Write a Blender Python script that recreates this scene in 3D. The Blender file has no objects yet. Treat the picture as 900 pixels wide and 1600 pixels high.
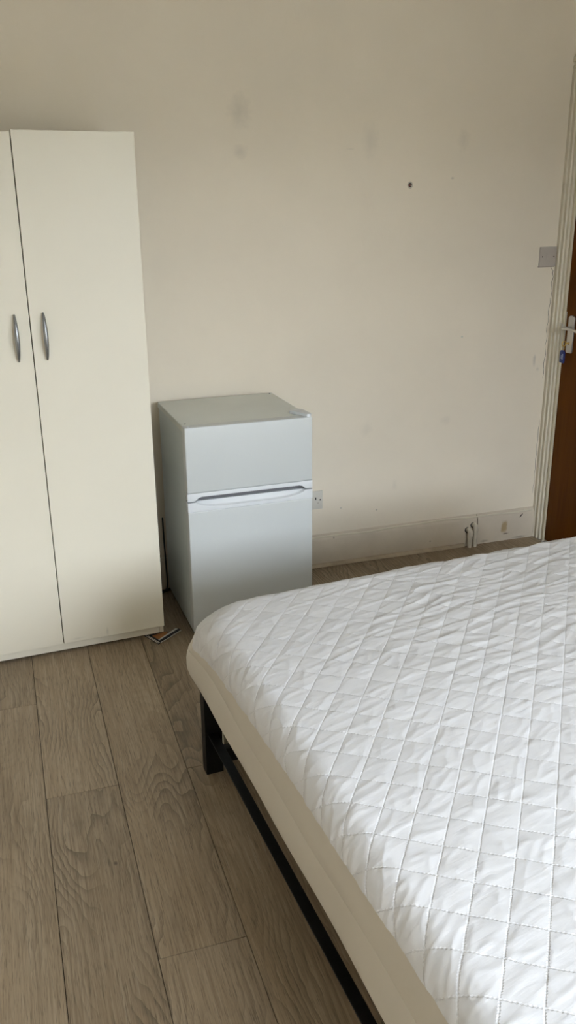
import bpy, bmesh, math, random
import numpy as np
from mathutils import Vector, Matrix

random.seed(7)
scene = bpy.context.scene
COL = scene.collection

# ------------------------------------------------------------------ camera
F_PX = 1362.08
YAW, PITCH, ROLL = 0.3249, 0.3431, -0.0086
CAM = Vector((0.0, -3.512, 1.6062))
cam_d = bpy.data.cameras.new('camera')
cam = bpy.data.objects.new('camera', cam_d)
COL.objects.link(cam)
fwd = Vector((math.sin(YAW) * math.cos(PITCH), math.cos(YAW) * math.cos(PITCH), -math.sin(PITCH)))
right = Vector((math.cos(YAW), -math.sin(YAW), 0))
up = right.cross(fwd)
r_ = math.cos(ROLL) * right + math.sin(ROLL) * up
u_ = -math.sin(ROLL) * right + math.cos(ROLL) * up
rot = Matrix((r_, u_, -fwd)).transposed()
cam.matrix_world = Matrix.Translation(CAM) @ rot.to_4x4()
cam_d.sensor_fit = 'VERTICAL'
cam_d.sensor_height = 36.0
cam_d.lens = F_PX / 1600.0 * 36.0
cam_d.clip_start = 0.02
scene.camera = cam

# ------------------------------------------------------------------ sky and exposure
world = bpy.data.worlds.new('sky')
scene.world = world
world.use_nodes = True
bg = world.node_tree.nodes['Background']
bg.inputs['Color'].default_value = (0.88, 0.94, 1.08, 1)      # even overcast sky
bg.inputs['Strength'].default_value = 36.5
scene.view_settings.view_transform = 'Standard'
scene.view_settings.look = 'None'
scene.view_settings.gamma = 1.0
scene.view_settings.use_curve_mapping = False
scene.view_settings.exposure = 0.0

# window in the rear wall (behind the camera): the room's daylight
WX0, WX1, WZ0, WZ1 = 0.70, 2.00, 0.90, 2.35
YR = -5.30            # rear wall inner face
XL, XR = -1.50, 2.495  # side walls
ZC = 2.62             # ceiling
VY0, VY1, VZ0, VZ1 = -5.05, -3.75, 0.90, 2.35     # second window, right wall by the bed head
def portal(w, h, loc, rot):
    pl = bpy.data.lights.new('window_portal', 'AREA')
    pl.shape = 'RECTANGLE'; pl.size, pl.size_y = w, h
    pl.cycles.is_portal = True
    po = bpy.data.objects.new('window_portal', pl); COL.objects.link(po)
    po.location = loc; po.rotation_euler = rot
portal(WX1 - WX0, WZ1 - WZ0, ((WX0 + WX1) / 2, YR - 0.27, (WZ0 + WZ1) / 2), (math.radians(90), 0, 0))
portal(VY1 - VY0, VZ1 - VZ0, (XR + 0.15, (VY0 + VY1) / 2, (VZ0 + VZ1) / 2), (math.radians(90), 0, math.radians(90)))

# ------------------------------------------------------------------ helpers
def node_mat(name):
    m = bpy.data.materials.new(name)
    m.use_nodes = True
    nt = m.node_tree
    b = nt.nodes['Principled BSDF']
    return m, nt, b

class NB:
    """tiny node-building helper"""
    def __init__(s, nt): s.nt = nt
    def n(s, t, **kw):
        o = s.nt.nodes.new(t)
        for k, v in kw.items(): setattr(o, k, v)
        return o
    def put(s, sock, v):
        if hasattr(v, 'is_output'): s.nt.links.new(v, sock)
        else: sock.default_value = v
    def math(s, op, a, b=0.0, c=0.0, clamp=False):
        o = s.n('ShaderNodeMath', operation=op, use_clamp=clamp)
        s.put(o.inputs[0], a); s.put(o.inputs[1], b); s.put(o.inputs[2], c)
        return o.outputs[0]
    def vmath(s, op, a, b):
        o = s.n('ShaderNodeVectorMath', operation=op)
        s.put(o.inputs[0], a); s.put(o.inputs[1], b)
        return o.outputs[1] if op in ('LENGTH', 'DOT_PRODUCT') else o.outputs[0]
    def noise(s, vec, scale, detail=2.0, rough=0.5, dist=0.0):
        o = s.n('ShaderNodeTexNoise')
        s.put(o.inputs['Vector'], vec); o.inputs['Scale'].default_value = scale
        o.inputs['Detail'].default_value = detail; o.inputs['Roughness'].default_value = rough
        o.inputs['Distortion'].default_value = dist
        return o.outputs['Fac']
    def mix(s, f, a, b):
        o = s.n('ShaderNodeMix', data_type='RGBA')
        s.put(o.inputs[0], f); s.put(o.inputs[6], a); s.put(o.inputs[7], b)
        return o.outputs[2]
    def rng(s, v, a, b, c=0.0, d=1.0):
        o = s.n('ShaderNodeMapRange')
        s.put(o.inputs[0], v)
        for i, x in enumerate((a, b, c, d)): o.inputs[1 + i].default_value = x
        return o.outputs[0]
    def sep(s, v):
        o = s.n('ShaderNodeSeparateXYZ'); s.put(o.inputs[0], v); return o.outputs
    def comb(s, x, y, z):
        o = s.n('ShaderNodeCombineXYZ')
        for i, v in enumerate((x, y, z)): s.put(o.inputs[i], v)
        return o.outputs[0]
    def bump(s, h, strength, dist):
        o = s.n('ShaderNodeBump'); s.put(o.inputs['Height'], h)
        o.inputs['Strength'].default_value = strength; o.inputs['Distance'].default_value = dist
        return o.outputs[0]

def C(r, g, b): return (r, g, b, 1.0)

def simple(name, col, rough=0.5, metal=0.0, var=0.06, nscale=9.0, bump=0.0, bscale=120.0, bdist=0.001):
    m, nt, b = node_mat(name)
    k = NB(nt)
    tc = k.n('ShaderNodeTexCoord').outputs['Object']
    nz = k.noise(tc, nscale, 4.0, 0.55)
    dark = C(*[c * (1 - var) for c in col]); lite = C(*[min(1, c * (1 + var * 0.6)) for c in col])
    nt.links.new(k.mix(k.rng(nz, 0.3, 0.7), dark, lite), b.inputs['Base Color'])
    b.inputs['Roughness'].default_value = rough
    b.inputs['Metallic'].default_value = metal
    if bump > 0:
        nt.links.new(k.bump(k.noise(tc, bscale, 3.0), bump, bdist), b.inputs['Normal'])
    return m

def spots_mat(name, col, spots, rough, var=0.05, bump=0.25, nscale=1.6, bscale=55.0):
    """paint with stains; spots: (x, z, rx, rz, colour, strength, edge) in object X/Z"""
    m, nt, b = node_mat(name)
    k = NB(nt)
    tc = k.n('ShaderNodeTexCoord').outputs['Object']
    sx = k.sep(tc)
    nz = k.noise(tc, nscale, 5.0, 0.6)
    dark = C(*[c * (1 - var) for c in col]); lite = C(*[min(1, c * (1 + var * 0.5)) for c in col])
    base = k.mix(k.rng(nz, 0.3, 0.7), dark, lite)
    wob = k.math('MULTIPLY', k.math('SUBTRACT', k.noise(tc, 45.0, 3.0), 0.5), 0.9)
    for (x, z, rx, rz, c2, st, edge) in spots:
        dx = k.math('DIVIDE', k.math('SUBTRACT', sx[0], x), rx)
        dz = k.math('DIVIDE', k.math('SUBTRACT', sx[2], z), rz)
        d2 = k.math('SQRT', k.math('ADD', k.math('MULTIPLY', dx, dx), k.math('MULTIPLY', dz, dz)))
        d2 = k.math('ADD', d2, wob)
        f = k.rng(d2, 1.0, 1.0 - edge, 0.0, st)
        base = k.mix(f, base, C(*c2))
    nt.links.new(base, b.inputs['Base Color'])
    b.inputs['Roughness'].default_value = rough
    h = k.math('ADD', k.noise(tc, bscale, 4.0), k.math('MULTIPLY', k.noise(tc, 5.0, 3.0), 3.0))
    nt.links.new(k.bump(h, bump, 0.002), b.inputs['Normal'])
    return m

def link(name, me, mat, parent=None):
    o = bpy.data.objects.new(name, me)
    COL.objects.link(o)
    if mat is not None and len(me.materials) == 0: me.materials.append(mat)
    if parent is not None: o.parent = parent
    return o

def smooth(me, angle=35):
    for p in me.polygons: p.use_smooth = True
    try: me.set_sharp_from_angle(angle=math.radians(angle))
    except Exception: pass

def bm_box(bm, lo, hi):
    x0, y0, z0 = lo; x1, y1, z1 = hi
    vs = [bm.verts.new(p) for p in ((x0,y0,z0),(x1,y0,z0),(x1,y1,z0),(x0,y1,z0),(x0,y0,z1),(x1,y0,z1),(x1,y1,z1),(x0,y1,z1))]
    for f in ((3,2,1,0),(4,5,6,7),(0,1,5,4),(1,2,6,5),(2,3,7,6),(3,0,4,7)):
        bm.faces.new([vs[i] for i in f])

def bm_done(bm, name, mat, parent=None, bevel=0.0, seg=2, sm=True):
    if bevel > 0:
        bmesh.ops.bevel(bm, geom=bm.edges[:], offset=bevel, segments=seg, profile=0.6, affect='EDGES')
    bmesh.ops.recalc_face_normals(bm, faces=bm.faces[:])
    me = bpy.data.meshes.new(name)
    bm.to_mesh(me); bm.free()
    if sm: smooth(me)
    return link(name, me, mat, parent)

def box(name, lo, hi, mat, parent=None, bevel=0.0, seg=2):
    bm = bmesh.new(); bm_box(bm, lo, hi)
    return bm_done(bm, name, mat, parent, bevel, seg)

def boxes(name, lst, mat, parent=None):
    bm = bmesh.new()
    for lo, hi in lst: bm_box(bm, lo, hi)
    return bm_done(bm, name, mat, parent, 0)

def prism(name, pts, axis, a, b, mat, parent=None, bevel=0.0, seg=2):
    """extrude a 2-D outline along axis from a to b (pts are the other two axes in xyz order)"""
    bm = bmesh.new()
    def P(p, t):
        q = list(p); q.insert(axis, t); return q
    lo = [bm.verts.new(P(p, a)) for p in pts]; hi = [bm.verts.new(P(p, b)) for p in pts]
    n = len(pts)
    bm.faces.new(lo); bm.faces.new(hi[::-1])
    for i in range(n): bm.faces.new((lo[i], hi[i], hi[(i+1) % n], lo[(i+1) % n]))
    return bm_done(bm, name, mat, parent, bevel, seg)

def tube_bm(bm, pts, radii, n=10, squash=(1, 1), cap=True):
    pts = [Vector(p) for p in pts]
    if not isinstance(radii, (list, tuple)): radii = [radii] * len(pts)
    rings = []; prev = None
    for i, p in enumerate(pts):
        t = (pts[min(i+1, len(pts)-1)] - pts[max(i-1, 0)]).normalized()
        if prev is None:
            a = t.cross(Vector((0, 0, 1)))
            if a.length < 1e-3: a = t.cross(Vector((1, 0, 0)))
            a.normalize()
        else:
            a = (prev - t * prev.dot(t)).normalized()
        prev = a; b = t.cross(a)
        rings.append([bm.verts.new(p + (a * math.cos(2*math.pi*k/n) * squash[0] + b * math.sin(2*math.pi*k/n) * squash[1]) * radii[i]) for k in range(n)])
    for i in range(len(rings) - 1):
        for k in range(n):
            bm.faces.new((rings[i][k], rings[i][(k+1) % n], rings[i+1][(k+1) % n], rings[i+1][k]))
    if cap:
        bm.faces.new(rings[0][::-1]); bm.faces.new(rings[-1])

def tube(name, pts, radii, mat, parent=None, n=10, squash=(1, 1)):
    bm = bmesh.new(); tube_bm(bm, pts, radii, n, squash)
    return bm_done(bm, name, mat, parent)

def spline(pts, m=8):
    """Catmull-Rom through points"""
    P = [Vector(p) for p in pts]; P = [P[0]*2 - P[1]] + P + [P[-1]*2 - P[-2]]
    out = []
    for i in range(1, len(P) - 2):
        for j in range(m):
            t = j / m
            out.append(0.5 * ((2*P[i]) + (P[i+1]-P[i-1])*t + (2*P[i-1]-5*P[i]+4*P[i+1]-P[i+2])*t*t + (3*P[i]-P[i-1]-3*P[i+1]+P[i+2])*t**3))
    out.append(P[-2]); return out

def thing(name, label, cat, loc=(0, 0, 0), rz=0.0, group=None):
    o = bpy.data.objects.new(name, None)
    o.empty_display_size = 0.1
    COL.objects.link(o)
    o.location = loc; o.rotation_euler = (0, 0, rz)
    tag(o, label, cat, group)
    return o

def tag(o, label, cat, group=None):
    o['label'] = label; o['category'] = cat
    if group: o['group'] = group
    return o

def struct(o, label=None, cat=None):
    o['kind'] = 'structure'
    if label: o['label'] = label
    if cat: o['category'] = cat
    return o

# ------------------------------------------------------------------ materials
SM = (0.36, 0.33, 0.29)
M = {}
M['wall'] = spots_mat('cream_wall_paint', (0.820, 0.735, 0.600), [
    (1.00, 1.930, 0.055, 0.075, SM, 0.26, 0.9), (1.00, 1.785, 0.035, 0.032, SM, 0.24, 0.8),
    (1.55, 1.835, 0.045, 0.085, SM, 0.17, 0.9), (1.975, 1.840, 0.035, 0.055, SM, 0.17, 0.9),
    (1.56, 0.630, 0.035, 0.045, SM, 0.14, 0.9), (1.96, 0.640, 0.035, 0.025, SM, 0.12, 0.9),
    (1.93, 1.690, 0.010, 0.006, SM, 0.45, 0.7), (1.46, 1.80, 0.020, 0.005, SM, 0.16, 0.8),
    (1.62, 0.24, 0.006, 0.006, SM, 0.6, 0.6), (1.44, 0.27, 0.006, 0.006, SM, 0.5, 0.6),
    (2.412, 0.89, 0.010, 0.035, (0.30, 0.29, 0.27), 0.40, 0.8), (2.433, 0.846, 0.010, 0.012, SM, 0.30, 0.8),
    (1.708, 0.352, 0.016, 0.030, SM, 0.14, 0.9), (2.02, 1.02, 0.007, 0.005, (0.25, 0.4, 0.36), 0.5, 0.6),
], 0.62)
M['wall_plain'] = simple('cream_wall_paint_plain', (0.820, 0.735, 0.600), 0.65, var=0.04, nscale=1.5, bump=0.2, bscale=55, bdist=0.002)
M['ceiling'] = simple('white_ceiling_paint', (0.86, 0.85, 0.82), 0.8, var=0.03)
M['skirting'] = spots_mat('cream_gloss_skirting', (0.62, 0.545, 0.44), [
    (2.308, 0.072, 0.021, 0.038, (0.36, 0.24, 0.09), 0.75, 0.45), (2.318, 0.036, 0.022, 0.005, (0.10, 0.07, 0.05), 0.8, 0.6),
    (1.90, 0.05, 0.006, 0.006, (0.2, 0.17, 0.13), 0.6, 0.6), (1.40, 0.135, 0.006, 0.006, (0.2, 0.17, 0.13), 0.6, 0.6),
    (2.20, 0.012, 0.03, 0.008, (0.25, 0.2, 0.15), 0.5, 0.7), (2.40, 0.008, 0.05, 0.008, (0.2, 0.16, 0.12), 0.6, 0.7),
    (1.62, 0.012, 0.10, 0.010, (0.42, 0.34, 0.24), 0.5, 0.8),
], 0.45, var=0.08, bump=0.3, nscale=6.0, bscale=40)
M['trim'] = simple('ivory_gloss_trim', (0.69, 0.635, 0.51), 0.5, var=0.07, nscale=14, bump=0.12, bscale=30, bdist=0.002)
M['trim_yellow'] = simple('yellowed_gloss_trim', (0.66, 0.60, 0.44), 0.42, var=0.10, nscale=10, bump=0.35, bscale=30, bdist=0.002)
M['bead'] = simple('stained_bead_paint', (0.52, 0.43, 0.31), 0.5, var=0.2, nscale=12)
M['pipe'] = simple('cream_painted_pipe', (0.64, 0.58, 0.48), 0.4, var=0.12, nscale=40, bump=0.3, bscale=60)
M['wardrobe'] = spots_mat('cream_white_laminate', (0.785, 0.735, 0.610), [
    (-0.22, 0.067, 0.006, 0.020, (0.3, 0.28, 0.24), 0.30, 0.8), (-0.33, 0.058, 0.03, 0.006, (0.35, 0.33, 0.28), 0.22, 0.8),
], 0.42, var=0.02, bump=0.05, nscale=3)
M['wardrobe_edge'] = simple('cream_laminate_edge', (0.77, 0.725, 0.605), 0.5, var=0.05)
M['wardrobe_in'] = simple('dark_gap_lining', (0.10, 0.095, 0.085), 0.8)
M['handle'] = simple('brushed_grey_metal', (0.30, 0.31, 0.32), 0.34, 0.85, var=0.08, nscale=30)
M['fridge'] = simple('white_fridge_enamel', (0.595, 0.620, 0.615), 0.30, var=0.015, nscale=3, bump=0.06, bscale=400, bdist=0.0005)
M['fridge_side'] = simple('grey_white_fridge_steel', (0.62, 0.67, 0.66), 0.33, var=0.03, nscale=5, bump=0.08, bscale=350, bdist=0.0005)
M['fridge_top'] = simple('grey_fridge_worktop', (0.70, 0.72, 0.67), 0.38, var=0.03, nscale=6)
M['fridge_trim'] = simple('white_fridge_plastic', (0.71, 0.735, 0.755), 0.34, var=0.015)
M['gasket'] = simple('grey_rubber_gasket', (0.14, 0.14, 0.145), 0.7)
M['black_metal'] = simple('black_painted_steel', (0.008, 0.008, 0.008), 0.5, 0.0, var=0.4, nscale=50, bump=0.2, bscale=90)
M['plate_grey'] = simple('greyed_switch_plastic', (0.46, 0.41, 0.36), 0.5, var=0.05)
M['plate_white'] = simple('aged_white_socket_plastic', (0.66, 0.63, 0.56), 0.4, var=0.04)
M['dark'] = simple('dark_recess', (0.02, 0.018, 0.016), 0.8)
M['crack'] = simple('plaster_crack', (0.10, 0.08, 0.065), 0.9)
M['steel'] = simple('satin_steel', (0.60, 0.58, 0.55), 0.38, 0.75, var=0.06, nscale=25)
M['brass'] = simple('brass_ring', (0.62, 0.43, 0.14), 0.35, 0.9)
M['blue'] = simple('blue_plastic_fob', (0.010, 0.026, 0.16), 0.35, var=0.1)
M['label_white'] = simple('pale_fob_print', (0.45, 0.52, 0.72), 0.6)
M['cord'] = simple('black_cable_rubber', (0.01, 0.01, 0.01), 0.55)
M['plug_red'] = simple('brown_wall_plug', (0.14, 0.035, 0.03), 0.6)
M['plaster'] = simple('bare_plaster', (0.62, 0.57, 0.48), 0.8, var=0.15, nscale=200)
M['card_dark'] = simple('dark_card', (0.030, 0.030, 0.036), 0.6, var=0.3, nscale=60)
M['card_white'] = simple('white_paper_edge', (0.62, 0.60, 0.54), 0.7)
M['card_orange'] = simple('orange_brown_print', (0.42, 0.17, 0.05), 0.6, var=0.3, nscale=60)
M['board'] = simple('pale_board', (0.52, 0.49, 0.40), 0.6, var=0.05)
M['box'] = simple('pale_cream_box', (0.74, 0.71, 0.60), 0.6, var=0.05)
M['subfloor'] = simple('dark_joint_underlay', (0.035, 0.028, 0.022), 0.9)
M['ground'] = simple('grey_paving', (0.22, 0.22, 0.20), 0.9, var=0.2, nscale=0.5)
M['upvc'] = simple('white_window_frame', (0.80, 0.80, 0.78), 0.35)

M['black_metal'].node_tree.nodes['Principled BSDF'].inputs['Specular IOR Level'].default_value = 0.18

def glass_mat():
    m = bpy.data.materials.new('window_glass'); m.use_nodes = True
    nt = m.node_tree; nt.nodes.clear(); k = NB(nt)
    tr = k.n('ShaderNodeBsdfTransparent'); gl = k.n('ShaderNodeBsdfGlossy'); mx = k.n('ShaderNodeMixShader')
    tr.inputs[0].default_value = C(0.96, 0.98, 0.97); gl.inputs['Roughness'].default_value = 0.02
    mx.inputs[0].default_value = 0.07
    out = k.n('ShaderNodeOutputMaterial')
    nt.links.new(tr.outputs[0], mx.inputs[1]); nt.links.new(gl.outputs[0], mx.inputs[2]); nt.links.new(mx.outputs[0], out.inputs[0])
    return m
M['glass'] = glass_mat()

def oak_mat():
    m, nt, b = node_mat('grey_oak_laminate')
    k = NB(nt)
    tc = k.n('ShaderNodeTexCoord').outputs['Object']
    rnd = k.n('ShaderNodeObjectInfo').outputs['Random']
    off = k.comb(k.math('MULTIPLY', rnd, 37.0), k.math('MULTIPLY', rnd, 91.0), k.math('MULTIPLY', rnd, 13.0))
    p = k.vmath('ADD', tc, off)
    s = k.sep(p)
    # contour grain: slices through a warped log
    warp = k.noise(k.comb(k.math('MULTIPLY', s[0], 5.5), k.math('MULTIPLY', s[1], 1.35), s[2]), 1.0, 1.5, 0.45)
    warp2 = k.noise(k.comb(k.math('MULTIPLY', s[0], 16.0), k.math('MULTIPLY', s[1], 9.0), s[2]), 1.0, 2.0, 0.5)
    g = k.math('ADD', k.math('MULTIPLY', s[0], 46.0), k.math('MULTIPLY', warp, 21.0))
    g = k.math('ADD', g, k.math('MULTIPLY', warp2, 1.6))
    fr = k.math('FRACT', g)
    ring = k.math('POWER', fr, 2.2)
    pores = k.noise(k.comb(k.math('MULTIPLY', s[0], 520.0), k.math('MULTIPLY', s[1], 20.0), s[2]), 1.0, 2.0, 0.6)
    fib = k.noise(k.comb(k.math('MULTIPLY', s[0], 190.0), k.math('MULTIPLY', s[1], 5.0), s[2]), 1.0, 4.0, 0.65)
    tone = k.noise(k.comb(k.math('MULTIPLY', s[0], 9.0), k.math('MULTIPLY', s[1], 1.6), s[2]), 1.0, 3.0, 0.55)
    cath = k.noise(k.comb(k.math('MULTIPLY', s[0], 6.0), k.math('MULTIPLY', s[1], 1.5), 4.0), 1.0, 1.0)
    strength = k.rng(cath, 0.42, 0.64, 0.12, 0.72)
    base = k.mix(k.rng(tone, 0.3, 0.7), C(0.330, 0.246, 0.156), C(0.420, 0.330, 0.228))
    base = k.mix(k.rng(fib, 0.40, 0.72, 0.0, 0.75), base, C(0.205, 0.150, 0.094))
    base = k.mix(k.rng(fib, 0.42, 0.28, 0.0, 0.5), base, C(0.40, 0.335, 0.25))
    base = k.mix(k.math('MULTIPLY', ring, strength), base, C(0.120, 0.090, 0.058))
    base = k.mix(k.rng(pores, 0.55, 0.70, 0.0, 0.65), base, C(0.10, 0.078, 0.052))
    # a few small dark knots
    v = k.n('ShaderNodeTexVoronoi'); v.inputs['Scale'].default_value = 5.0
    nt.links.new(k.comb(s[0], k.math('MULTIPLY', s[1], 0.7), 0.0), v.inputs['Vector'])
    base = k.mix(k.rng(v.outputs['Distance'], 0.035, 0.012, 0.0, 0.7), base, C(0.06, 0.045, 0.032))
    hsv = k.n('ShaderNodeHueSaturation')
    nt.links.new(base, hsv.inputs['Color'])
    nt.links.new(k.rng(rnd, 0, 1, 0.90, 1.08), hsv.inputs['Value'])
    nt.links.new(hsv.outputs[0], b.inputs['Base Color'])
    nt.links.new(k.rng(fib, 0.3, 0.7, 0.42, 0.56), b.inputs['Roughness'])
    b.inputs['Specular IOR Level'].default_value = 0.32
    h = k.math('SUBTRACT', 1.0, k.math('ADD', k.math('MULTIPLY', ring, 0.4), k.rng(pores, 0.5, 0.75)))
    nt.links.new(k.bump(h, 0.25, 0.0006), b.inputs['Normal'])
    return m
M['oak'] = oak_mat()

def door_wood():
    m, nt, b = node_mat('varnished_brown_veneer')
    k = NB(nt)
    tc = k.n('ShaderNodeTexCoord').outputs['Object']
    s = k.sep(tc)
    f1 = k.noise(k.comb(s[0], k.math('MULTIPLY', s[1], 9.0), k.math('MULTIPLY', s[2], 0.9)), 1.0, 4.0, 0.6, 0.6)
    f2 = k.noise(k.comb(s[0], k.math('MULTIPLY', s[1], 160.0), k.math('MULTIPLY', s[2], 5.0)), 1.0, 2.0, 0.6)
    c = k.mix(k.rng(f1, 0.3, 0.7), C(0.100, 0.031, 0.003), C(0.155, 0.053, 0.005))
    c = k.mix(k.rng(f2, 0.45, 0.8, 0, 0.4), c, C(0.06, 0.018, 0.003))
    nt.links.new(c, b.inputs['Base Color'])
    b.inputs['Roughness'].default_value = 0.5
    b.inputs['Specular IOR Level'].default_value = 0.05
    return m
M['door'] = door_wood()

# quilting directions (plan), one node, used by mesh and by stitch bump
QA = np.array([0.625, -2.554]); QU = np.array([0.0510, -0.0365]); QV = np.array([-0.0440, -0.0590])
QI = np.linalg.inv(np.array([QU, QV]).T)

def quilt_mat():
    m, nt, b = node_mat('white_quilted_cotton')
    k = NB(nt)
    uv = k.n('ShaderNodeUVMap').outputs[0]          # flat cloth coordinates in metres
    s = k.sep(uv)
    tc = k.comb(s[0], s[1], 0.0)
    wob = k.math('MULTIPLY', k.math('SUBTRACT', k.noise(tc, 30.0, 2.0), 0.5), 0.06)
    x = k.math('SUBTRACT', s[0], float(QA[0])); y = k.math('SUBTRACT', s[1], float(QA[1]))
    a = k.math('ADD', k.math('ADD', k.math('MULTIPLY', x, float(QI[0, 0])), k.math('MULTIPLY', y, float(QI[0, 1]))), wob)
    c = k.math('ADD', k.math('ADD', k.math('MULTIPLY', x, float(QI[1, 0])), k.math('MULTIPLY', y, float(QI[1, 1]))), wob)
    def seam(t, along, w, n):
        fr = k.math('ABSOLUTE', k.math('SUBTRACT', k.math('FRACT', k.math('ADD', t, 0.5)), 0.5))
        zig = k.math('MULTIPLY', k.math('SINE', k.math('MULTIPLY', along, n * 6.2832)), w * 0.35)
        return k.rng(k.math('ABSOLUTE', k.math('SUBTRACT', fr, zig)), 0.0, w, 1.0, 0.0)
    line = k.math('MAXIMUM', seam(a, c, 0.034, 14.0), seam(c, a, 0.030, 9.0))
    cs = math.cos(math.radians(14)); sn = math.sin(math.radians(14))
    rx = k.math('ADD', k.math('MULTIPLY', s[0], cs), k.math('MULTIPLY', s[1], sn))
    ry = k.math('SUBTRACT', k.math('MULTIPLY', s[1], cs), k.math('MULTIPLY', s[0], sn))
    wr = k.noise(k.comb(k.math('MULTIPLY', rx, 14.0), k.math('MULTIPLY', ry, 70.0), 0.0), 1.0, 3.0, 0.55, 0.4)
    h = k.math('ADD', k.math('MULTIPLY', line, -1.0), k.math('MULTIPLY', wr, 0.9))
    h = k.math('ADD', h, k.math('MULTIPLY', k.noise(tc, 900.0, 2.0), 0.10))
    nt.links.new(k.bump(h, 0.45, 0.0018), b.inputs['Normal'])
    st = k.rng(k.noise(tc, 3.0, 4.0), 0.35, 0.7)
    col = k.mix(st, C(0.675, 0.67, 0.675), C(0.71, 0.705, 0.715))
    v = k.n('ShaderNodeTexVoronoi'); v.inputs['Scale'].default_value = 7.0
    nt.links.new(tc, v.inputs['Vector'])
    col = k.mix(k.rng(v.outputs['Distance'], 0.030, 0.012, 0.0, 0.5), col, C(0.35, 0.33, 0.30))
    nt.links.new(col, b.inputs['Base Color'])
    b.inputs['Roughness'].default_value = 0.75
    b.inputs['Sheen Weight'].default_value = 0.1
    return m
M['quilt'] = quilt_mat()
M['skirt'] = simple('cream_cotton_skirt', (0.64, 0.595, 0.515), 0.8, var=0.03, nscale=4, bump=0.25, bscale=18, bdist=0.004)

# ------------------------------------------------------------------ room shell
floor = struct(boxes('floor', [((XL - 0.1, YR - 0.3, -0.12), (XR + 0.3, 0.1, -0.012))], M['subfloor']),
               'grey oak laminate floor of wide planks', 'floor')
wall_back = struct(box('wall_back', (XL - 0.1, 0.0, -0.012), (XR + 0.3, 0.14, ZC), M['wall']), 'cream painted back wall with faint smudges', 'wall')
wall_left = struct(box('wall_left', (XL - 0.1, YR, -0.012), (XL, 0.0, ZC), M['wall_plain']), 'cream painted wall on the wardrobe side', 'wall')
DY0, DY1, DZ = -0.075, -0.865, 2.045
wall_right = struct(boxes('wall_right', [((XR, DY0, -0.012), (XR + 0.12, 0.0, ZC)), ((XR, DY1, DZ), (XR + 0.12, DY0, ZC)), ((XR, VY1, -0.012), (XR + 0.12, DY1, ZC)), ((XR, YR, -0.012), (XR + 0.12, VY0, ZC)), ((XR, VY0, -0.012), (XR + 0.12, VY1, VZ0)), ((XR, VY0, VZ1), (XR + 0.12, VY1, ZC))], M['wall_plain']),
                    'cream painted wall around the brown door', 'wall')
wall_rear = struct(boxes('wall_rear', [((XL - 0.1, YR - 0.25, -0.012), (WX0, YR, ZC)), ((WX1, YR - 0.25, -0.012), (XR + 0.12, YR, ZC)),
                                       ((WX0, YR - 0.25, -0.012), (WX1, YR, WZ0)), ((WX0, YR - 0.25, WZ1), (WX1, YR, ZC))], M['wall_plain']),
                   'cream painted wall with the window', 'wall')
ceiling = struct(box('ceiling', (XL - 0.1, YR - 0.25, ZC), (XR + 0.3, 0.14, ZC + 0.1), M['ceiling']), 'plain white ceiling', 'ceiling')
ground = struct(box('ground_outside', (-30, -60, -3.2), (30, 30, -3.0), M['ground']), 'grey paving outside the window', 'ground')

box('opposite_house', (-30, -24, -3.0), (30, -20, 3.4), M['ground'], ground)
box('opposite_house', (20, -18, -3.0), (24, 30, 3.4), M['ground'], ground)

# window behind the camera
def window(name, label, loc, rz, ww, wh):
    win = bpy.data.objects.new(name, None); COL.objects.link(win); struct(win, label, 'window')
    win.location = loc; win.rotation_euler = (0, 0, rz)
    for lo, hi in (((0, 0, 0), (ww, 0.06, 0.06)), ((0, 0, wh - 0.06), (ww, 0.06, wh)), ((0, 0, 0.06), (0.06, 0.06, wh - 0.06)), ((ww - 0.06, 0, 0.06), (ww, 0.06, wh - 0.06)), ((ww/2 - 0.03, 0, 0.06), (ww/2 + 0.03, 0.06, wh - 0.06))):
        box('window_frame', lo, hi, M['upvc'], win, 0.004)
    for x0 in (0.06, ww/2 + 0.03):
        box('pane', (x0, 0.025, 0.06), (x0 + ww/2 - 0.09, 0.031, wh - 0.06), M['glass'], win)
    return win
w1 = window('window_1', 'white framed window in the wall behind the camera', (WX0, YR - 0.16, WZ0), 0, WX1 - WX0, WZ1 - WZ0)
box('window_sill', (-0.04, 0.061, -0.028), (WX1 - WX0 + 0.04, 0.22, -0.001), M['upvc'], w1, 0.006)
w2 = window('window_2', 'white framed window in the side wall by the bed head', (XR + 0.09, VY0, VZ0), math.radians(90), VY1 - VY0, VZ1 - VZ0)

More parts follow.
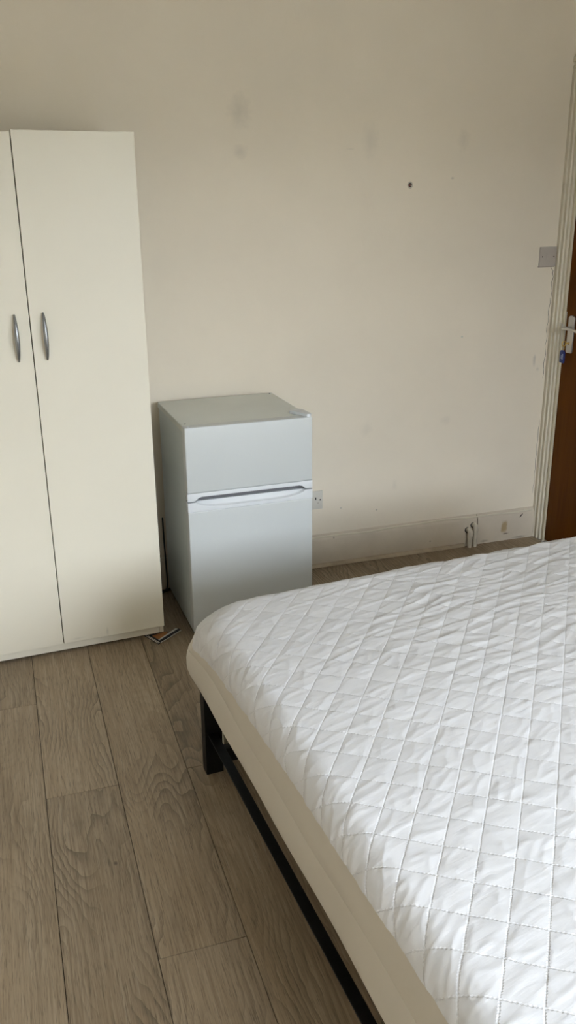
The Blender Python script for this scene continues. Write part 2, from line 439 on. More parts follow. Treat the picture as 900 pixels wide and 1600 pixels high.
# planks
PW, PA, PR = 0.206, -0.0025, -0.0121
GAP = 0.0008
def plank_mesh(w, l):
    bm = bmesh.new()
    bm_box(bm, (-w/2 + GAP, -l/2 + GAP, -0.0118), (w/2 - GAP, l/2 - GAP, 0.0))
    es = [e for e in bm.edges if all(v.co.z > -0.001 for v in e.verts)]
    bmesh.ops.bevel(bm, geom=es, offset=0.0005, segments=1, affect='EDGES')
    me = bpy.data.meshes.new('plank'); bm.to_mesh(me); bm.free(); me.materials.append(M['oak'])
    return me
plank_cache = {}
LEN = 1.82
known = {-1: -0.795, 0: -1.326, 1: -1.986, 2: -1.318}
cpr, spr = math.cos(PR), math.sin(PR)
for c in range(-8, 13):
    if c in known: j0 = known[c]
    else: j0 = -1.32 + random.uniform(-0.9, 0.9)
    js = []
    t = j0 + 4 * LEN
    while t > YR - 0.4:
        js.append(t); t -= LEN
    js.append(t)
    for a, b_ in zip(js, js[1:]):
        hi_, lo_ = min(a, -0.003), max(b_, YR + 0.003)
        if hi_ - lo_ < 0.03: continue
        xc = PA + (c + 0.5) * PW
        ym = (hi_ + lo_) / 2
        xw = xc - math.tan(PR) * (ym + 1.5)
        w = PW
        x0, x1 = xw - PW/2, xw + PW/2
        lim0, lim1 = XL + 0.03, XR - 0.028
        if x1 < lim0 + 0.03 or x0 > lim1 - 0.03: continue
        x0, x1 = max(x0, lim0), min(x1, lim1)
        w = round(x1 - x0, 4); l = round(hi_ - lo_, 3)
        key = (w, l)
        if key not in plank_cache: plank_cache[key] = plank_mesh(w, l)
        o = link('plank', plank_cache[key], M['oak'], floor)
        o.location = ((x0 + x1) / 2, ym, 0.0)
        o.rotation_euler = (0, 0, PR)

# skirting boards: moulded top lip, split where the pipes come through
BH = 0.1408
SX = 2.155
prof = [(0.0, 0.0), (-0.019, 0.0), (-0.019, BH - 0.012), (-0.016, BH - 0.004), (-0.010, BH + 0.002), (-0.004, BH + 0.012), (0.0, BH + 0.014)]
bb = bpy.data.objects.new('baseboard_back', None); COL.objects.link(bb)
struct(bb, 'cream painted skirting board along the back wall', 'baseboard')
prism('board', prof, 0, XL, SX - 0.002, M['skirting'], bb)
prism('board', prof, 0, SX + 0.002, XR - 0.001, M['skirting'], bb)
bead = [(-0.019, 0.0), (-0.031, 0.0), (-0.031, 0.006), (-0.027, 0.014), (-0.019, 0.017)]
tr1 = prism('trim_1', bead, 0, 0.62, 2.085, M['bead'])
struct(tr1, 'thin painted bead along the foot of the skirting', 'trim')
# paint fillet where wall and skirting meet (uneven)
fp = [(x, -0.012 - 0.003 * math.sin(x * 9), BH + 0.004 + 0.0025 * math.sin(x * 7.3) + 0.0015 * math.sin(x * 23)) for x in np.arange(XL, XR - 0.03, 0.04)]
tube('paint_fillet', fp, 0.0042, M['trim'], bb, 6)
# gouge on the skirting, top right
bm = bmesh.new(); tube_bm(bm, [(2.393, -0.0192, 0.112), (2.400, -0.0194, 0.122), (2.409, -0.0192, 0.130)], [0.0018, 0.003, 0.0015], 6)
bm_done(bm, 'gouge', M['crack'], bb)
struct(box('baseboard_left', (XL, YR + 0.02, 0), (XL + 0.018, -0.04, BH), M['skirting'], None, 0.003), 'cream skirting board on the wardrobe side', 'baseboard')
struct(box('baseboard_right', (XR - 0.018, YR + 0.02, 0), (XR, DY1 - 0.075, BH), M['skirting'], None, 0.003), 'cream skirting board past the door', 'baseboard')

# door casing (moulded), jamb and door on the right wall
AT = 2.105
ap = [(XR, -0.0008), (XR - 0.0165, -0.0008), (XR - 0.019, -0.012), (XR - 0.019, -0.022), (XR - 0.013, -0.026), (XR - 0.012, -0.036),
      (XR - 0.017, -0.041), (XR - 0.017, -0.048), (XR - 0.011, -0.051), (XR - 0.011, -0.066), (XR, -0.068)]
casing = bpy.data.objects.new('trim_2', None); COL.objects.link(casing)
struct(casing, 'ivory painted moulded door casing', 'trim')
prism('upright', ap, 2, 0.0, AT, M['trim'], casing)
ap2 = [(x, DY0 + DY1 - y - 0.0) for x, y in ap]
prism('upright', ap2, 2, 0.0, AT, M['trim'], casing)
hp = [(x, AT + 0.058 + y + 0.0105) for x, y in ap]
prism('head', hp, 1, DY1 - 0.065, -0.0008, M['trim'], casing)
jl = box('jamb', (XR - 0.004, DY0 - 0.012, 0), (XR + 0.12, DY0, DZ), M['trim_yellow'], casing, 0.001)
box('jamb', (XR - 0.004, DY1, 0), (XR + 0.12, DY1 + 0.012, DZ), M['trim'], casing, 0.001)
box('jamb', (XR - 0.004, DY1 + 0.012, DZ - 0.012), (XR + 0.12, DY0 - 0.012, DZ), M['trim'], casing, 0.001)
box('strike_plate', (XR - 0.0062, DY0 - 0.0105, 0.965), (XR - 0.0040, DY0 - 0.0015, 1.065), M['steel'], casing)

door = bpy.data.objects.new('door_1', None); COL.objects.link(door)
struct(door, 'dark brown varnished flush door', 'door')
DX = XR + 0.004
box('panel', (DX, DY1 + 0.015, 0.006), (DX + 0.04, DY0 - 0.015, DZ - 0.015), M['door'], door, 0.0015)
box('light_blocker', (XR + 0.05, DY1 + 0.013, -0.010), (XR + 0.115, DY0 - 0.013, DZ - 0.013), M['door'], door)  # unseen board added behind the door to stop sky light leaking under it
# latch plate on the door: handle backplate, lever and keyhole
py = -0.142
bp = []
for i in range(13):
    a = math.pi * i / 12
    bp.append((py + 0.021 * math.cos(a), 1.097 + 0.010 * math.sin(a)))
bp += [(py - 0.021, 0.946), (py - 0.017, 0.940), (py + 0.017, 0.940), (py + 0.021, 0.946)]
hpz = prism('handle_plate', bp, 0, DX - 0.008, DX - 0.0002, M['steel'], door, 0.0015, 1)
box('keyhole', (DX - 0.0086, py - 0.002, 0.976), (DX - 0.0079, py + 0.002, 0.992), M['dark'], hpz)
tube('lever', spline([(DX - 0.006, py, 1.052), (DX - 0.030, py + 0.000, 1.053), (DX - 0.047, py - 0.004, 1.054), (DX - 0.053, py - 0.020, 1.056), (DX - 0.052, py - 0.055, 1.056), (DX - 0.048, py - 0.105, 1.051)], 6),
     [0.010] * 6 + [0.0095] * 8 + [0.0105] * 6 + [0.0095] * 6 + [0.008] * 5, M['steel'], door, 10, (1, 0.8))
box('lock_forend', (DX - 0.0010, DY0 - 0.022, 0.93), (DX + 0.012, DY0 - 0.0135, 1.12), M['steel'], door)

# key in the lock with a blue fob
key = thing('door_key', 'key in the door lock with a blue plastic fob hanging from it', 'key', (DX - 0.008, py, 0.984))
box('key_blade', (-0.020, -0.0012, -0.004), (-0.0008, 0.0012, 0.004), M['brass'], key, 0.0004)
bm = bmesh.new()
tube_bm(bm, [(-0.026 + 0.011 * math.cos(t), 0.0, 0.011 * math.sin(t)) for t in np.linspace(0, 2 * math.pi, 17)], 0.0024, 6)
bm_done(bm, 'key_bow', M['brass'], key)
bm = bmesh.new()
tube_bm(bm, [(-0.028, 0.010 * math.cos(t), -0.018 + 0.010 * math.sin(t)) for t in np.linspace(0, 2 * math.pi, 17)], 0.0012, 6)
bm_done(bm, 'key_ring', M['brass'], key)
fob = prism('key_fob', [(-0.014, -0.086), (0.014, -0.086), (0.017, -0.080), (0.017, -0.040), (0.010, -0.029), (-0.010, -0.029), (-0.017, -0.040), (-0.017, -0.080)], 0, -0.033, -0.027, M['blue'], key, 0.0015)
box('fob_print', (-0.0335, -0.008, -0.072), (-0.0331, -0.003, -0.045), M['label_white'], fob)
box('fob_print', (-0.0335, 0.001, -0.068), (-0.0331, 0.004, -0.050), M['label_white'], fob)

# plaster crack beside the casing
def ribbon(name, pts, w, y, mat, parent):
    bm = bmesh.new(); L = []; n = len(pts)
    for i, (x, z) in enumerate(pts):
        ww_ = w * (0.35 + 0.65 * random.random()) * (1 if 0 < i < n - 1 else 0.2)
        L.append((bm.verts.new((x - ww_, y, z)), bm.verts.new((x + ww_, y, z)), bm.verts.new((x, y + 0.003, z))))
    for a, b_ in zip(L, L[1:]):
        bm.faces.new((a[0], a[1], b_[1], b_[0])); bm.faces.new((a[1], a[2], b_[2], b_[1])); bm.faces.new((a[2], a[0], b_[0], b_[2]))
    return bm_done(bm, name, mat, parent)
cr = [(2.456, 1.312), (2.462, 1.302), (2.470, 1.296), (2.468, 1.283), (2.474, 1.268), (2.471, 1.255), (2.466, 1.240), (2.470, 1.222), (2.474, 1.205), (2.472, 1.192), (2.4745, 1.178)]
ribbon('crack', cr, 0.0019, -0.0006, M['crack'], wall_back)
cr2 = [(2.466 + 0.0035 * math.sin(i * 1.7) + 0.0022 * random.random(), 1.175 - i * 0.022) for i in range(18)]
ribbon('crack', cr2, 0.0013, -0.0006, M['crack'], wall_back)
cr3 = [(2.470 + 0.002 * math.sin(i * 2.1), 0.60 - i * 0.025) for i in range(16)]
ribbon('crack', cr3, 0.0011, -0.0006, M['crack'], wall_back)

# ------------------------------------------------------------------ bed
BANG = 0.046
BX, BY = 0.461, -1.369
bed = thing('bed_frame', 'black metal bed frame under the white quilted mattress', 'bed frame', (BX, BY, 0), BANG)
BW, BL = 1.52, 1.93
def leg_prof(sx, sy, w=0.052, t=0.005):
    P = [(0, 0), (w, 0), (w, t), (t, t), (t, 0.040), (0, 0.040)]
    return [(x * sx, y * sy) for x, y in P]
LZ = 0.286
for (ox, oy, sx, sy) in ((0, 0, 1, 1), (BW, 0, -1, 1), (0, -BL, 1, 1), (BW, -BL, -1, 1), (0.0, -BL / 2, 1, 1), (BW, -BL / 2, -1, 1)):
    if oy == -BL / 2: continue
    pts = [(ox + x, oy + y) for x, y in leg_prof(sx, sy)]
    prism('leg', pts, 2, 0.0, LZ, M['black_metal'], bed, 0.0008, 1)
# low side bars, end bars, upper platform
for x0 in (0.0085, BW - 0.0335):
    sgn = 1 if x0 < 0.5 else -1                       # steel angle, flange on top
    xo = x0 if sgn > 0 else x0 + 0.025
    L_ = [(0, 0.139), (0, 0.134), (0.022, 0.134), (0.022, 0.108), (0.027, 0.108), (0.027, 0.139)]
    prism('side_bar', [(xo + sgn * a, b_) for a, b_ in L_], 1, -BL, -0.0005, M['black_metal'], bed, 0.0008, 1)
for y0 in (0.006, -BL + 0.006):
    box('end_bar', (0.032, y0, 0.024), (BW - 0.032, y0 + 0.028, 0.070), M['black_metal'], bed, 0.002)
for x0 in (0.056, BW - 0.086):
    box('top_rail', (x0, -BL + 0.02, 0.252), (x0 + 0.03, -0.002, 0.2705), M['black_metal'], bed, 0.002)
for y0 in (0.010, -BL + 0.008):
    box('top_rail', (0.006, y0, 0.2715), (BW - 0.006, y0 + 0.028, 0.2870), M['black_metal'], bed, 0.002)
for i in range(10):
    y0 = -0.16 - i * (BL - 0.28) / 9
    box('slat', (0.05, y0 - 0.035, 0.271), (BW - 0.05, y0 + 0.035, 0.2870), M['board'], bed, 0.002)

# pale box pushed under the foot of the bed
stb = thing('storage_box', 'pale box under the bed just behind the black front leg', 'box', (0.535, -1.285, 0), BANG)
box('box_body', (0, 0, 0), (0.42, 0.12, 0.165), M['box'], stb, 0.004)
box('box_lid', (-0.004, -0.004, 0.1655), (0.424, 0.124, 0.185), M['box'], stb, 0.004)

# mattress with quilted protector: local frame at the foot-left corner
MANG = 0.043
MX, MY = 0.452, -1.246
MW, ML = 1.52, 1.93
ZB, ZT = 0.288, 0.512
mat_t = thing('mattress', 'thick mattress in a white quilted protector on the black bed frame', 'mattress', (MX, MY, 0), MANG)

def perlin(x, y, seed=0):
    rs = np.random.RandomState(seed); perm = rs.permutation(256); ang = rs.rand(256) * 2 * np.pi
    xi = np.floor(x).astype(int); yi = np.floor(y).astype(int); xf = x - xi; yf = y - yi
    def gr(ix, iy, dx, dy):
        a = ang[perm[(perm[ix & 255] + iy) & 255]]; return np.cos(a) * dx + np.sin(a) * dy
    sx = xf ** 3 * (xf * (xf * 6 - 15) + 10); sy = yf ** 3 * (yf * (yf * 6 - 15) + 10)
    n0 = gr(xi, yi, xf, yf) * (1 - sx) + gr(xi + 1, yi, xf - 1, yf) * sx
    n1 = gr(xi, yi + 1, xf, yf - 1) * (1 - sx) + gr(xi + 1, yi + 1, xf - 1, yf - 1) * sx
    return n0 * (1 - sy) + n1 * sy

def sag(x, y, z):
    """the soft foot corner slumps down and bulges out"""
    w = np.exp(-(np.hypot(x - 0.0, y - 0.0) / 0.15) ** 2)
    hgt = np.clip((z - ZB) / (ZT - ZB), 0, 1)
    belly = np.sin(np.pi * np.clip(hgt ** 0.8 * 1.25, 0, 1)) * w
    w2 = np.exp(-(np.hypot(x - 0.01, y + 0.01) / 0.085) ** 2)
    return x - 0.017 * belly + 0.010 * w2 * hgt ** 2, y + 0.008 * belly - 0.004 * w2 * hgt ** 2, z - 0.034 * w2 * hgt ** 1.5

def build_quilt():
    r = 0.065; drop = 0.040                     # shoulder radius, straight drop below it
    e = r * math.pi / 2 + drop - r               # cloth beyond the plan outline
    st = 0.0048
    xs = np.arange(-e, MW + e + st / 2, st); ys = np.arange(-ML - e, e + st / 2, st)
    nx, ny = len(xs), len(ys)
    gx, gy = np.meshgrid(xs, ys)
    # the cover sits lower at the foot, higher towards the head
    sc = 0.52 + 0.48 * np.exp(-np.clip(-gy - 0.10, 0, 9) / 0.42)
    gx = np.where(gx < r, r - (r - gx) * sc, gx)
    # nearest point on the inner rectangle
    cxp = np.clip(gx, r, MW - r); cyp = np.clip(gy, -ML + r, -r)
    dx, dy = gx - cxp, gy - cyp
    t = np.hypot(dx, dy); ux = np.where(t > 1e-9, dx / np.maximum(t, 1e-9), 0); uy = np.where(t > 1e-9, dy / np.maximum(t, 1e-9), 0)
    th = np.minimum(t / r, np.pi / 2); ex = np.maximum(t - r * np.pi / 2, 0)
    ex = np.minimum(ex, 0.055)
    px = cxp + ux * r * np.sin(th); pyy = cyp + uy * r * np.sin(th); pz = ZT - r * (1 - np.cos(th)) - ex
    nxv, nyv, nzv = ux * np.sin(th), uy * np.sin(th), np.cos(th)
    # gently crowned top, softer at the edges
    crown = (np.clip(gx, 0, MW) / MW) * (1 - np.clip(gx, 0, MW) / MW) * 4 * np.clip(-gy / 0.5, 0, 1) ** 0.7
    pz = pz + (0.010 * crown + 0.026 * np.clip(gx, 0, MW) / MW) * np.clip((ZT + 0.0 - 0.08 < pz) * 1.0, 0, 1)
    # world cloth coordinates for the stitch grid
    ca, sa = math.cos(MANG), math.sin(MANG)
    wx = MX + ca * gx - sa * gy; wy = MY + sa * gx + ca * gy
    ax, ay = wx - QA[0], wy - QA[1]
    wob = 0.05 * perlin(wx * 9, wy * 9, 3)
    qa = QI[0, 0] * ax + QI[0, 1] * ay + wob; qb = QI[1, 0] * ax + QI[1, 1] * ay + wob
    pa = np.abs(np.sin(np.pi * qa)); pb = np.abs(np.sin(np.pi * qb))
    puff = (np.minimum(pa, 1) ** 0.42) * (np.minimum(pb, 1) ** 0.42)
    flat = 1 - 0.45 * np.clip((wy + 1.9) / 0.7, 0, 1) * np.clip((1.0 - wx) / 0.4, 0, 1)
    d = 0.0017 * puff * flat
    # wrinkles: folds lying across the bed, stronger towards the far middle
    a1 = math.radians(13); c1, s1 = math.cos(a1), math.sin(a1)
    rx = wx * c1 + wy * s1; ry = -wx * s1 + wy * c1
    warp = 0.35 * perlin(wx * 4, wy * 4, 11)
    w1 = perlin(rx * 5.0, ry * 26.0 + warp * 3, 21)
    w2 = perlin(rx * 9.0, ry * 52.0 + warp * 5, 22)
    ridge = (1 - np.abs(perlin(rx * 6.0 + 7, ry * 30.0 + warp * 4, 23)) * 2.2).clip(0, 1) ** 5
    amt = 0.30 + 0.70 * np.clip((wx - 0.65) / 0.4, 0, 1) * np.clip((wy + 2.15) / 0.45, 0, 1)
    d += amt * (0.0030 * w1 + 0.0016 * w2 + 0.0022 * ridge)
    a2 = math.radians(38); c2, s2 = math.cos(a2), math.sin(a2)
    rx2 = wx * c2 + wy * s2; ry2 = -wx * s2 + wy * c2
    ridge2 = (1 - np.abs(perlin(rx2 * 9 + 3, ry2 * 24, 31)) * 2.4).clip(0, 1) ** 8
    d += 0.0016 * ridge2 * (1 - 0.6 * amt)
    # gathers over the shoulder
    side = np.clip(th / (np.pi / 2), 0, 1) * (t > 1e-6)
    along = np.where(np.abs(dx) > np.abs(dy), wy, wx)
    d += side * (0.0045 * perlin(along * 16, t * 9 + 2, 41) + 0.003 * perlin(along * 34 + t * 30, t * 14, 42))
    d += 0.004 * perlin(wx * 3.0, wy * 3.0, 51)
    px += nxv * d; pyy += nyv * d; pz += nzv * d
    px, pyy, pz = sag(px, pyy, pz)
    co = np.stack([px, pyy, pz], -1).reshape(-1, 3)
    idx = np.arange(nx * ny).reshape(ny, nx)
    quads = np.stack([idx[:-1, :-1], idx[:-1, 1:], idx[1:, 1:], idx[1:, :-1]], -1).reshape(-1, 4)
    me = bpy.data.meshes.new('quilted_top')
    me.vertices.add(len(co)); me.vertices.foreach_set('co', co.ravel().astype(np.float32))
    me.loops.add(quads.size); me.loops.foreach_set('vertex_index', quads.ravel().astype(np.int32))
    me.polygons.add(len(quads)); me.polygons.foreach_set('loop_start', np.arange(0, quads.size, 4, dtype=np.int32))
    me.update(calc_edges=True); me.validate()
    uvl = me.uv_layers.new(name='cloth')
    uvs = np.stack([wx, wy], -1).reshape(-1, 2)[quads.ravel()]
    uvl.data.foreach_set('uv', uvs.ravel().astype(np.float32))
    for p in me.polygons: p.use_smooth = True
    return link('quilted_top', me, M['quilt'], mat_t)
build_quilt()

def build_skirt():
    """plain stretchy side of the protector, tucked under the mattress"""
    rc = 0.055
    out = []
    def corner(cx, cy, a0):
        for i in range(9):
            a = a0 + math.pi / 2 * i / 8
            out.append((cx + rc * math.cos(a), cy + rc * math.sin(a), math.cos(a), math.sin(a)))
    def edge(p, q, n, nn):
        for i in range(1, n):
            t = i / n; out.append((p[0] + (q[0]-p[0]) * t, p[1] + (q[1]-p[1]) * t, nn[0], nn[1]))
    corner(MW - rc, -rc, 0); edge((MW - rc, 0), (rc, 0), 40, (0, 1))
    corner(rc, -rc, math.pi / 2); edge((0, -rc), (0, -ML + rc), 60, (-1, 0))
    corner(rc, -ML + rc, math.pi); edge((rc, -ML), (MW - rc, -ML), 40, (0, -1))
    corner(MW - rc, -ML + rc, 1.5 * math.pi); edge((MW, -ML + rc), (MW, -rc), 60, (1, 0))
    prof_ = [(-0.065 + 0.062 * math.sin(a), ZT - 0.065 + 0.062 * math.cos(a)) for a in (0.25, 0.5, 0.75, 1.0, 1.25, 1.5)] + [(-0.001, ZT - 0.09), (0.004, ZT - 0.118), (0.0015, ZT - 0.126), (0.005, ZT - 0.134), (0.007, ZT - 0.16), (0.010, ZB + 0.035), (0.010, ZB + 0.014), (0.002, ZB + 0.002), (-0.070, ZB)]
    bm = bmesh.new(); rings = []
    for j, (o_, z) in enumerate(prof_):
        ring = []
        for i, (x, y, nx_, ny_) in enumerate(out):
            s = i * 0.03
            w = 0.0022 * math.sin(s * 5.1 + 0.3 * j) + 0.0014 * math.sin(s * 13.7 + 0.5 * j)
            if j < 6 or j == 13: w *= 0.3 * (j < 6)
            low = 0.006 * math.sin(s * 3.3 + 1.0) * (10 <= j < 13)
            ring.append(bm.verts.new((x + nx_ * (o_ + w), y + ny_ * (o_ + w), max(z + low * 0.6, ZB) if j >= 6 else z)))
        rings.append(ring)
    n = len(out)
    for a, b_ in zip(rings, rings[1:]):
        for i in range(n): bm.faces.new((a[i], a[(i+1) % n], b_[(i+1) % n], b_[i]))
    bm.faces.new(rings[-1])
    for v in bm.verts:
        q = sag(v.co.x, v.co.y, v.co.z); v.co = (float(q[0]), float(q[1]), float(q[2]))
    return bm_done(bm, 'side_skirt', M['skirt'], mat_t)
build_skirt()

# ------------------------------------------------------------------ wardrobe
WH = 1.8192
wd = thing('wardrobe', 'tall cream white two door wardrobe with grey bow handles', 'wardrobe', (0.5147, -0.458, 0), 0.0491)
W2 = 0.768; DG = -0.3846; WD = 0.405; Z0 = 0.012
box('side_panel', (-0.016, 0.0175, Z0), (0.0, WD, WH - 0.006), M['wardrobe_edge'], wd, 0.0008, 1)
box('side_panel', (-W2, 0.0175, Z0), (-W2 + 0.016, WD, WH - 0.006), M['wardrobe_edge'], wd, 0.0008, 1)
box('top_panel', (-W2 + 0.0165, 0.0175, WH - 0.024), (-0.0165, WD, WH - 0.006), M['wardrobe_edge'], wd, 0.0008, 1)
box('back_panel', (-W2 + 0.0165, WD - 0.006, 0.05), (-0.0165, WD - 0.001, WH - 0.025), M['wardrobe_in'], wd)
box('bottom_panel', (-W2 + 0.0165, 0.030, 0.045), (-0.0165, WD - 0.007, 0.060), M['wardrobe_in'], wd)
box('divider', (DG - 0.008, 0.0185, 0.061), (DG + 0.008, WD - 0.007, WH - 0.025), M['wardrobe_in'], wd)
box('plinth', (-W2 + 0.0168, 0.0185, Z0 - 0.001), (-0.0168, 0.034, 0.0445), M['wardrobe_edge'], wd, 0.0008, 1)
for fx in (-W2 + 0.003, -0.015):
    for fy in (0.06, WD - 0.06):
        box('glide', (fx, fy, 0.0), (fx + 0.012, fy + 0.02, Z0 - 0.0002), M['dark'], wd)
def bow_handle(parent, x, z0, z1):
    L = z1 - z0; n = 18; pts = []; rad = []
    for i in range(n + 1):
        t = i / n; s = math.sin(math.pi * t)
        pts.append((x, -0.006 - 0.020 * s ** 0.7, z0 + L * t)); rad.append(0.0028 + 0.0050 * s ** 0.8)
    h = tube('door_handle', pts, rad, M['handle'], parent, 12, (1.0, 0.8))
    for zz in (z0 + 0.012, z1 - 0.012):
        tube('handle_post', [(x, -0.014, zz), (x, -0.0002, zz)], 0.0036, M['handle'], h, 8)
    return h
# handles bow outwards from the door fronts
dr = box('door', (DG + 0.0016, 0.0, 0.0455), (0.0, 0.016, WH), M['wardrobe'], wd, 0.0009, 1)
dl = box('door', (-W2, 0.0, 0.0455), (DG - 0.0016, 0.016, WH - 0.0055), M['wardrobe'], wd, 0.0009, 1)
bow_handle(dr, -0.3405, 1.109, 1.265)
bow_handle(dl, -0.4325, 1.109, 1.263)

# folded leaflet wedged under the wardrobe corner
lf = thing('folded_leaflet', 'folded dark striped leaflet wedged under the wardrobe corner', 'leaflet', (0.478, -0.515, 0), 0.0)
def quad_slab(name, pts, z0, z1, mat, parent): return prism(name, pts, 2, z0, z1, mat, parent)
quad_slab('leaf', [(-0.038, 0.085), (0.0, 0.0), (0.008, 0.004), (-0.028, 0.090)], 0.0, 0.0035, M['card_dark'], lf)
quad_slab('leaf', [(-0.024, 0.080), (0.010, 0.012), (0.065, 0.055), (0.055, 0.085)], 0.0, 0.0045, M['card_dark'], lf)
quad_slab('page_edge', [(-0.036, 0.080), (-0.001, 0.0015), (0.0015, 0.0025), (-0.033, 0.082)], 0.0036, 0.0046, M['card_white'], lf)
quad_slab('page_edge', [(-0.028, 0.075), (0.005, 0.0030), (0.0075, 0.0042), (-0.025, 0.077)], 0.0036, 0.0046, M['card_white'], lf)
quad_slab('printed_page', [(-0.012, 0.070), (0.010, 0.022), (0.060, 0.060), (0.045, 0.085)], 0.0046, 0.0056, M['card_orange'], lf)
quad_slab('leaf', [(0.004, 0.018), (0.010, 0.008), (0.103, 0.080), (0.090, 0.094)], 0.0057, 0.0095, M['card_dark'], lf)
quad_slab('page_edge', [(0.004, 0.018), (0.0065, 0.0135), (0.094, 0.084), (0.088, 0.092)], 0.0096, 0.0108, M['card_white'], lf)
quad_slab('page_edge', [(0.0095, 0.0045), (0.0112, 0.0015), (0.106, 0.073), (0.103, 0.077)], 0.0046, 0.0054, M['card_white'], lf)

# ------------------------------------------------------------------ fridge freezer
fr = thing('fridge_freezer', 'small white fridge freezer between the wardrobe and the socket', 'fridge', (0.6183, -0.5255, 0), 0.0139)
FW, FD, FH = 0.4903, 0.4754, 0.8436
bodyz = 0.020
cab = box('cabinet', (0.004, 0.056, bodyz), (FW - 0.004, FD, FH - 0.026), M['fridge_side'], fr, 0.004)
box('worktop', (0.001, 0.042, FH - 0.0255), (FW - 0.001, FD + 0.004, FH - 0.001), M['fridge_top'], fr, 0.004, 3)
box('gasket', (0.012, 0.0465, 0.575), (FW - 0.012, 0.0555, FH - 0.032), M['gasket'], fr)
box('gasket', (0.012, 0.0465, 0.035), (FW - 0.012, 0.0555, 0.545), M['gasket'], fr)
box('cross_rail', (0.006, 0.0300, 0.5465), (FW - 0.006, 0.0555, 0.574), M['gasket'], fr)
for x in (0.03, FW - 0.05):
    for y in (0.09, FD - 0.06):
        box('foot', (x, y, 0.0), (x + 0.02, y + 0.02, bodyz - 0.0002), M['dark'], fr)
ZU, ZL = 0.596, 0.524
ud = box('freezer_door', (0.0, 0.0, ZU), (FW, 0.046, FH), M['fridge'], fr, 0.005, 3)
ld = box('fridge_door', (0.0, 0.0, 0.028), (FW, 0.046, ZL), M['fridge'], fr, 0.005, 3)
# upper trim: scalloped lower edge
def notch(x, d):
    a, b_ = 0.030, FW - 0.030
    if x <= a or x >= b_: return 0.0
    t = (x - a) / (b_ - a)
    return d * min(1.0, t / 0.045, (1 - t) / 0.045) ** 0.5
xs_ = [0.0] + list(np.linspace(0.028, 0.060, 9)) + list(np.linspace(0.10, FW - 0.10, 12)) + list(np.linspace(FW - 0.060, FW - 0.028, 9)) + [FW]
ub = [(x, 0.5655 + notch(x, 0.0150)) for x in xs_]
ut = prism('door_trim', ub + [(FW, ZU - 0.0004), (0.0, ZU - 0.0004)], 1, -0.0005, 0.028, M['fridge_trim'], ud, 0.0012, 2)
# lower trim: scooped finger pull
def build_pull():
    nx_, nz_ = 120, 18
    zt, zb = 0.5605, ZL + 0.0004
    bm = bmesh.new(); g = []
    for j in range(nz_ + 1):
        z = zb + (zt - zb) * j / nz_; row = []
        for i in range(nx_ + 1):
            x = FW * i / nx_
            u = (x - FW / 2) / (FW / 2 - 0.032)
            y = -0.0005
            if abs(u) < 1:
                zl = zt - 0.0015 - 0.0235 * (1 - abs(u) ** 5) ** 0.6 * (1 - 0.12 * u * 0)
                f = max(0.0, (z - zl) / 0.006)
                f = min(1, f); f = f * f * (3 - 2 * f)
                up_ = min(1.0, max(0.0, (z - zl) / (zt - zl + 1e-6)))
                y += f * (0.006 + 0.012 * up_)
            row.append(bm.verts.new((x, y, z)))
        g.append(row)
    for j in range(nz_):
        for i in range(nx_): bm.faces.new((g[j][i], g[j][i+1], g[j+1][i+1], g[j+1][i]))
    back = [[bm.verts.new((FW * i / nx_, 0.028, z)) for i in (0, nx_)] for z in (zb, zt)]
    topb = [bm.verts.new((FW * i / nx_, 0.028, zt)) for i in range(1, nx_)]
    tb = [back[1][0]] + topb + [back[1][1]]
    for i in range(nx_): bm.faces.new((g[nz_][i], g[nz_][i+1], tb[i+1], tb[i]))
    bm.faces.new([g[j][0] for j in range(nz_ + 1)] + [back[1][0], back[0][0]])
    bm.faces.new([g[j][nx_] for j in range(nz_, -1, -1)] + [back[0][1], back[1][1]])
    bm.faces.new(tb + [back[0][1], back[0][0]])
    bm.faces.new([g[0][i] for i in range(nx_, -1, -1)] + [back[0][0], back[0][1]])
    return bm_done(bm, 'finger_pull', M['fridge_trim'], ld)
build_pull()
# hinge cover on the top right front, small caps on the other corners
hc = [(FW - 0.062, 0.088), (FW - 0.020, 0.108), (FW - 0.004, 0.080), (FW - 0.001, 0.010), (FW - 0.008, 0.002), (FW - 0.020, 0.004), (FW - 0.036, 0.040)]
prism('hinge_cover', hc, 2, FH - 0.0008, FH + 0.011, M['fridge_trim'], fr, 0.003, 3)
tube('corner_cap', [(0.016, 0.016, FH - 0.0005), (0.016, 0.016, FH + 0.002)], 0.006, M['fridge_trim'], fr, 10)
tube('worktop_screw', [(FW - 0.018, FD - 0.02, FH - 0.0012), (FW - 0.018, FD - 0.02, FH + 0.001)], 0.003, M['gasket'], fr, 8)
tube('worktop_screw', [(0.018, 0.066, FH - 0.0012), (0.018, 0.066, FH + 0.001)], 0.003, M['gasket'], fr, 8)

# black cable behind the fridge
cb = tube('power_cable', spline([(0.560, -0.080, 0.008), (0.585, -0.066, 0.009), (0.605, -0.052, 0.008), (0.640, -0.038, 0.008)], 6), 0.0065, M['cord'], None, 8)
tag(cb, 'black power cable on the floor behind the fridge', 'cable')
cb2 = tube('power_cable', spline([(0.555, -0.062, 0.007), (0.580, -0.048, 0.007), (0.602, -0.040, 0.006), (0.612, -0.036, 0.03), (0.612, -0.026, 0.10), (0.611, -0.016, 0.22), (0.611, -0.010, 0.33)], 6), 0.0034, M['cord'], None, 8)  # floor run is cable; the rise paints the dark edge of the gap
tag(cb2, 'thin black cable, its rise drawn as the dark gap edge beside the fridge', 'cable')

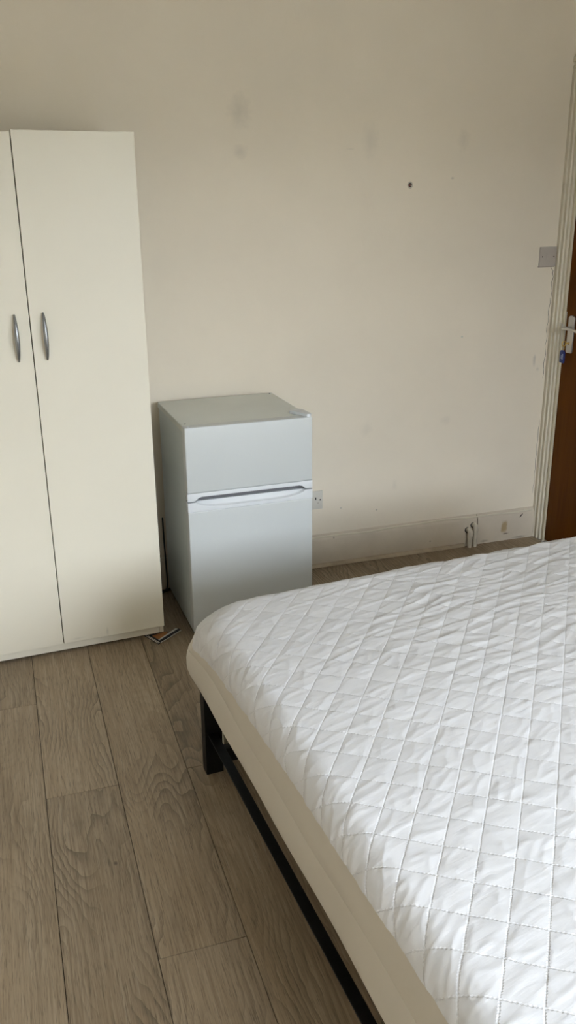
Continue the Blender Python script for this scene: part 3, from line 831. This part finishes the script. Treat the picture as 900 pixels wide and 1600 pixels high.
# ------------------------------------------------------------------ wall fittings
sw = thing('wall_switch', 'square grey plastic switch plate on the wall beside the door casing', 'switch', (2.4316, 0.0, 1.3579))
box('plate', (-0.043, -0.009, -0.043), (0.0425, -0.0002, 0.043), M['plate_grey'], sw, 0.0018, 2)
box('rocker', (-0.012, -0.0102, -0.017), (0.012, -0.0086, 0.017), M['plate_grey'], sw, 0.0006, 1)
for x in (-0.030, 0.030):
    tube('screw', [(x, -0.0085, 0.0), (x, -0.0096, 0.0)], 0.0028, M['dark'], sw, 8)
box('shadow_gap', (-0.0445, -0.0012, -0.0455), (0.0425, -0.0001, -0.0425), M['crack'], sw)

so = thing('wall_socket', 'white plastic power socket on the wall to the right of the fridge', 'socket', (1.3035, 0.0, 0.325))
box('plate', (-0.043, -0.009, -0.043), (0.043, -0.0002, 0.043), M['plate_white'], so, 0.0018, 2)
box('pin_hole', (0.0075, -0.0096, 0.002), (0.0120, -0.0088, 0.014), M['dark'], so)
box('pin_hole', (0.0285, -0.0096, -0.002), (0.0335, -0.0088, 0.004), M['dark'], so)
box('pin_hole', (0.018, -0.0096, -0.0155), (0.0235, -0.0088, -0.0115), M['plate_grey'], so)
box('rocker', (-0.030, -0.0115, -0.012), (-0.012, -0.0088, 0.012), M['plate_white'], so, 0.001, 1)

pg = thing('wall_plug', 'small screw hole with a brown plug high on the wall', 'wall plug', (1.7325, 0.0, 1.6635))
bm = bmesh.new()
tube_bm(bm, [(0.0105 * math.cos(t), -0.0005, 0.0125 * math.sin(t)) for t in np.linspace(0, 2 * math.pi, 15)], [0.0016 + 0.0012 * random.random() for _ in range(15)], 6)
bm_done(bm, 'broken_rim', M['plaster'], pg)
tube('hole', [(0, -0.0003, 0), (0, -0.0008, 0)], 0.0088, M['dark'], pg, 12)
tube('plug', [(-0.002, -0.0008, -0.001), (-0.002, -0.0022, -0.001)], 0.0048, M['plug_red'], pg, 8)
tube('plaster_bit', [(0.004, -0.0008, -0.002), (0.0045, -0.0025, -0.0015)], 0.0034, M['plaster'], pg, 6)

# two capped pipes coming out of the skirting
def pipe(label, x, ztop, r):
    p = thing('pipe', label, 'pipe', (x, -0.040, 0.0), 0, 'painted pipes at the skirting')
    tube('riser', [(0, 0, 0.0), (0, 0, ztop - 0.020)], r, M['pipe'], p, 12)
    tube('elbow', spline([(0, 0, ztop - 0.026), (0, 0, ztop - 0.010), (0, 0.006, ztop - 0.001), (0, 0.021, ztop)], 5), r * 1.28, M['pipe'], p, 12)
    tube('collar', [(0, 0, ztop - 0.036), (0, 0, ztop - 0.028)], r * 1.4, M['pipe'], p, 12)
    tube('hole_shadow', [(-0.004, 0.0204, ztop - 0.001), (-0.004, 0.0212, ztop - 0.001)], r * 1.5, M['dark'], p, 10)  # dark disc for the pipe hole, shifted left to paint the elbow's shadow
pipe('shorter left cream painted pipe bending into the skirting', 2.106, 0.084, 0.0105)
pipe('taller right cream painted pipe bending into the skirting', 2.134, 0.106, 0.0095)
